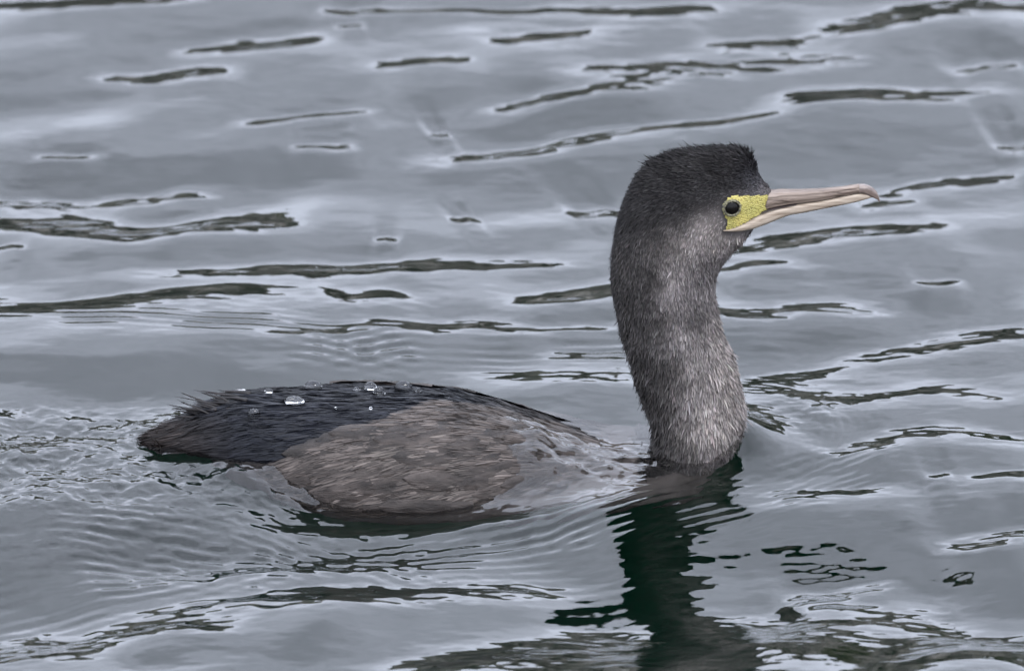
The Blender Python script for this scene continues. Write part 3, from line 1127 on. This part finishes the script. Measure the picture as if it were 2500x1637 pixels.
# fine wet barbs lying over the wing feathers and running past their edge
nearw = (cen[:, 0] < (1580 - 1250) / UNIT) & (cen[:, 2] < 0.05) & inside(*grid_oblique(cen), WING) & (cen[:, 1] < 0.02)
P, N = scatter(nearw.astype(float), 15000)
n = len(P)
u, v = grid_oblique(P)
wv = noise2(u / 90, v / 40, 91) + 0.5 * noise2(u / 30, v / 14, 92)
F = np.stack([-np.ones(n), -0.10 + 0.10 * wv, -0.26 + 0.16 * wv], -1) + rng.normal(0, 0.06, (n, 3))
lumps = noise2(u / 45, v / 16, 93) + 0.6 * noise2(u / 18, v / 8, 94)
P = P + N * (0.0026 + 0.0008 * lumps)[:, None]
base_t = np.array((0.036, 0.0298, 0.0262)) * (1 + 0.45 * fbm2(u / 80, v / 40, 95, 3))[:, None]
tone = base_t * (rng.uniform(0.45, 1.5, n) * (1 + 0.5 * lumps))[:, None]
blades("wing_barbs", P, N, F, rng.uniform(0.006, 0.013, n), rng.uniform(0.0005, 0.0012, n), rng.uniform(-0.03, 0.07, n), 0.03, tone, M["back"], 0.85, 1.15, label="wet brown barbs matted over the folded wing")

# --- bill: pairs of upper and lower edge points with the half width between them
UPPER_BILL = [((1876, 466), (1864, 507), 30), ((1890, 466), (1882, 503), 28), ((1907, 463.5), (1903, 499), 25.5), ((1928, 464), (1928, 495), 23), ((1960, 463.5), (1960, 491.5), 21), ((1995, 462), (1995, 487.5), 19), ((2020, 460), (2020, 483), 17.5), ((2044, 457.5), (2044, 478.5), 16), ((2065, 455), (2065, 474.5), 15), ((2083, 452), (2083, 471), 14.2), ((2098, 450), (2097, 469), 13.5), ((2110, 450), (2107, 469), 12.5), ((2121, 452.5), (2112, 472), 11.0), ((2130, 457.5), (2119, 476), 9.2), ((2138, 465), (2127, 480), 7.2), ((2144, 474), (2135, 484), 5.0), ((2147, 483), (2142, 487), 3.0), ((2148.5, 493), (2146, 493), 1.0)]
LOWER_BILL = [((1764, 541), (1768, 545), 60), ((1790, 535.5), (1795, 550), 58), ((1812, 528.5), (1815, 552), 53), ((1840, 516.5), (1842, 549.5), 46), ((1867, 504.5), (1867, 543), 37), ((1895, 499), (1895, 533), 29), ((1928, 495), (1928, 521), 23.5), ((1960, 491), (1960, 517), 20.8), ((1995, 487), (1995, 510), 18.6), ((2020, 483), (2020, 505.5), 17), ((2044, 478), (2044, 501), 15.6), ((2065, 474), (2065, 497), 14.4), ((2083, 470.5), (2083, 493.5), 13.2), ((2100, 469), (2100, 489.5), 11.6), ((2114, 472), (2114, 485.5), 9), ((2124, 475), (2124, 482.5), 6), ((2131, 478), (2131, 480.5), 2.5)]


def spline(table, n):
    """resample the pair table smoothly"""
    flat = np.array([(a0[0], a0[1], b0[0], b0[1], w_) for a0, b0, w_ in table])
    d_ = np.concatenate([[0], np.cumsum(np.linalg.norm(np.diff(flat[:, :4], axis=0), axis=1))])
    q = np.linspace(0, d_[-1], n)
    out = np.stack([np.interp(q, d_, flat[:, k]) for k in range(5)], 1)
    for _ in range(2):
        out[1:-1] = 0.25 * out[:-2] + 0.5 * out[1:-1] + 0.25 * out[2:]
    return out


def bill_part(name, table, mat, groove, flat_side):
    rings = []
    n = 34
    for (au, av, bu, bv2, w_) in spline(table, 64):
        A_, B_ = sec(au, av), sec(bu, bv2)
        mid, hv = (A_ + B_) / 2, (A_ - B_) / 2
        rg = []
        for j in range(n):
            t_ = 2 * math.pi * j / n
            cz, sy = math.cos(t_), math.sin(t_)
            rad = 1.0
            if groove:
                for gv in (0.30, -0.35):
                    rad -= 0.20 * math.exp(-((cz - gv) / 0.10) ** 2)
            flat_ = spow(cz, 0.6)
            wide = spow(sy, 0.8)
            if flat_side == "low":                     # widest at the cutting edge
                wide *= 1 + 0.10 * -cz
            else:
                wide *= 1 + 0.06 * cz
            rg.append(mid + hv * flat_ + Vector((0, w_ / UNIT * wide * rad, 0)))
        rings.append(rg)
    vv, ff = loft(rings)
    me_ = mesh_from(name, vv, ff)
    bm_ = bmesh.new()
    bm_.from_mesh(me_)
    bmesh.ops.recalc_face_normals(bm_, faces=bm_.faces)
    bm_.to_mesh(me_)
    bm_.free()
    return obj(name, me_, mat, cormorant)


ub = bill_part("upper_mandible", UPPER_BILL[:11], M["bill"], True, "low")
ub["label"] = "grooved pinkish-brown upper half of the bill"
nail = bill_part("bill_hook", UPPER_BILL[10:], M["nail"], False, "low")
nail.parent = ub
lb = bill_part("lower_mandible", LOWER_BILL, M["lower_bill"], False, "up")
lb["label"] = "paler flesh-coloured lower half of the bill"
mouth = bill_part("mouth_line", [((1858, 506), (1858, 509.5), 38), ((1880, 500.5), (1880, 504), 33), ((1905, 497), (1905, 500), 26.3), ((1928, 494), (1928, 496.5), 22.6), ((1945, 491.5), (1945, 494), 20)], M["mouth"], False, "up")

# --- bare yellow skin of the face, eye and its beaded rim
for sgn in (-1, 1):
    step = 3.0
    us = np.arange(1750, 1898, step)
    vs_ = np.arange(452, 548, step)
    UU, VV = np.meshgrid(us, vs_)
    ok = inside(UU, VV, SKIN)
    grown = ok.copy()
    ids, vv, ff = {}, [], []
    for i in range(UU.shape[0]):
        for j in range(UU.shape[1]):
            if grown[i, j]:
                p0 = sec(UU[i, j], VV[i, j])
                h, n_, _, _ = bvh.ray_cast(Vector((p0.x, sgn * 0.3, p0.z)), Vector((0, -sgn, 0)))
                if h is not None:
                    ids[i, j] = len(vv)
                    dd = math.hypot(UU[i, j] - 1785, VV[i, j] - 485.5)
                    vv.append(h + n_ * (0.0010 + 0.0006 * math.exp(-((dd - 22) / 6) ** 2) + 0.0002 * random.random()))
    for (i, j), q in ids.items():
        c4 = [(i, j), (i, j + 1), (i + 1, j + 1), (i + 1, j)]
        if all(c in ids for c in c4):
            f4 = tuple(ids[c] for c in c4)
            ff.append(f4 if sgn < 0 else f4[::-1])
    fs = obj("facial_skin", mesh_from("facial_skin", vv, ff), M["yellow"], cormorant)
    fs["label"] = "pebbled bare yellow skin between eye and bill"
    # eye
    pe = sec(1785, 485.5)
    h, n_, _, _ = bvh.ray_cast(Vector((pe.x, sgn * 0.3, pe.z)), Vector((0, -sgn, 0)))
    rad = 0.0062
    cen_e = h + n_ * (0.0012 + 0.0020 - rad) + Vector((0, 0, 0))
    bm_ = bmesh.new()
    bmesh.ops.create_uvsphere(bm_, u_segments=36, v_segments=24, radius=rad)
    me_ = bpy.data.meshes.new("eye")
    bm_.to_mesh(me_)
    bm_.free()
    me_.polygons.foreach_set("use_smooth", np.ones(len(me_.polygons), dtype=bool))
    eye = obj("eye", me_, M["eye"], cormorant)
    eye.location = cen_e
    eye["label"] = "round dark glossy eye"
    # beaded rim: two rings of little warts set round the eye
    Sx = Vector((1, 0, 0))
    Sx = (Sx - n_ * Sx.dot(n_)).normalized()
    Sz = n_.cross(Sx)
    vv, ff = [], []

    def bead(c_, rr):
        o_ = len(vv)
        for k1 in range(4):
            for k2 in range(7):
                la, lo = (k1 / 3 - 0.35) * math.pi / 2 * 1.2, 2 * math.pi * k2 / 7
                vv.append(c_ + Sx * (rr * math.cos(la) * math.cos(lo)) + Sz * (rr * math.cos(la) * math.sin(lo)) + n_ * (rr * math.sin(la)))
        for k1 in range(3):
            for k2 in range(7):
                ff.append((o_ + k1 * 7 + k2, o_ + k1 * 7 + (k2 + 1) % 7, o_ + (k1 + 1) * 7 + (k2 + 1) % 7, o_ + (k1 + 1) * 7 + k2))
        ff.append(tuple(o_ + 21 + k2 for k2 in range(7)))

    for rr, nb, br, up2 in ((19.6, 36, 1.5, 0.0026), (22.6, 40, 1.4, 0.0020)):
        for k in range(nb):
            t_ = 2 * math.pi * (k + random.uniform(-0.2, 0.2)) / nb
            q = rr * random.uniform(0.97, 1.03) / UNIT
            bead(h + n_ * up2 + Sx * (q * math.cos(t_)) + Sz * (q * 0.96 * math.sin(t_)), br * random.uniform(0.75, 1.2) / UNIT)
    # soft lid under the beads
    o_ = len(vv)
    for k in range(40):
        t_ = 2 * math.pi * k / 40
        for rr, up2 in ((17.0, 0.0016), (18.6, 0.0024), (21.5, 0.0020), (25.0, 0.0008)):
            q = rr / UNIT
            vv.append(h + n_ * up2 + Sx * (q * math.cos(t_)) + Sz * (q * 0.96 * math.sin(t_)))
    for k in range(40):
        for m_ in range(3):
            a1, b1 = o_ + k * 4 + m_, o_ + ((k + 1) % 40) * 4 + m_
            ff.append((a1, b1, b1 + 1, a1 + 1))
    rim = obj("eyelid_rim", mesh_from("eyelid_rim", vv, ff), M["rim"], eye)
    rim.matrix_parent_inverse = Matrix.Translation(-cen_e)

# ------------------------------------------------------------------ beads of water lying on the back
DROPS = [
    (763, 950, 22, 16, "wide low bead of water on the black back above the rump"),
    (903, 950, 16, 14, "round water bead on the back ridge beside a brighter drop"),
    (925, 963, 14, 15, "bright tall water drop just below the back ridge"),
    (983, 951, 22, 17, "large domed water bead on the back near the wing"),
    (1019, 958, 9, 8, "small water bead beside the large dome near the wing"),
    (621, 1013, 16, 15, "bright water drop low on the black rump"),
    (719, 984, 24, 11, "long flat water bead in the middle of the black back"),
    (952, 942, 12, 9, "little water bead on the very top of the back"),
    (655, 960, 10, 7, "tiny water bead by the white fleck on the rump"),
    (869, 956, 9, 7, "tiny water bead tailward of the two ridge drops"),
]
for i in range(4):
    q = random.random()
    DROPS.append((580 + 560 * q, 960 + random.uniform(-4, 62) * (1 - 0.6 * q), random.uniform(3.0, 6.5), random.uniform(3.0, 5.0), "fine bead of water among those sprinkled over the wet black back"))
for (u, v, ru, rv, lab) in DROPS:
    h, n_ = on_flank(u, v)
    if h is None:
        continue
    n_ = (n_ + Vector((0, -0.35, 0.3))).normalized()
    S_ = Vector((1, 0, 0))
    S_ = (S_ - n_ * S_.dot(n_)).normalized()
    Q_ = n_.cross(S_)
    vv, ff = [], []
    nr, na = 9, 20
    for i in range(nr):
        la = (-0.25 + 1.25 * i / (nr - 1)) * math.pi / 2
        for j in range(na):
            lo = 2 * math.pi * j / na
            wob = 1 + 0.05 * math.sin(2 * lo + u) + 0.03 * math.sin(3 * lo + v)
            vv.append(S_ * (ru / UNIT * math.cos(la) * math.cos(lo) * wob) + Q_ * (0.75 * ru / UNIT * math.cos(la) * math.sin(lo) * wob) + n_ * (rv / UNIT * 1.1 * math.sin(la)))
    for i in range(nr - 1):
        for j in range(na):
            k2 = (j + 1) % na
            ff.append((i * na + j, i * na + k2, (i + 1) * na + k2, (i + 1) * na + j))
    ff.append(tuple(range(na))[::-1])
    dr = obj("water_drop", mesh_from("water_drop", vv, ff), M["drop"], label=lab, category="water drop", group="beads of water on the bird's back")
    dr.location = h + n_ * 0.0012

# white blades standing in for a bright wet glint on the rump
h, n_ = on_flank(593, 961)
vv, ff = [], []
for i in range(9):
    a0 = R(150 + 60 * (i / 8 - 0.5) + random.uniform(-8, 8))
    ln = random.uniform(14, 24) / UNIT
    o_ = len(vv)
    b0 = Vector(((6 - i * 0.6) / UNIT, 0, 0))
    tip = b0 + Vector((math.cos(a0) * ln, 0, math.sin(a0) * ln * 0.35 - 0.0004))
    wv_ = Vector((0, 0, 1.5 / UNIT))
    dp = Vector((0, -1.2 / UNIT, 0))
    vv += [b0 - wv_, b0 + wv_, b0 + dp * 1.5, tip, tip + dp * 0.3 + wv_ * 0.2]
    ff += [(o_, o_ + 2, o_ + 3), (o_ + 2, o_ + 1, o_ + 4), (o_ + 2, o_ + 4, o_ + 3), (o_ + 1, o_, o_ + 3)]
fl = obj("glint_fleck", mesh_from("glint_fleck", vv, ff), M["down"], label="tiny white fleck of down caught on the bird's black rump", category="down feather")
fl.location = h + n_ * 0.0022
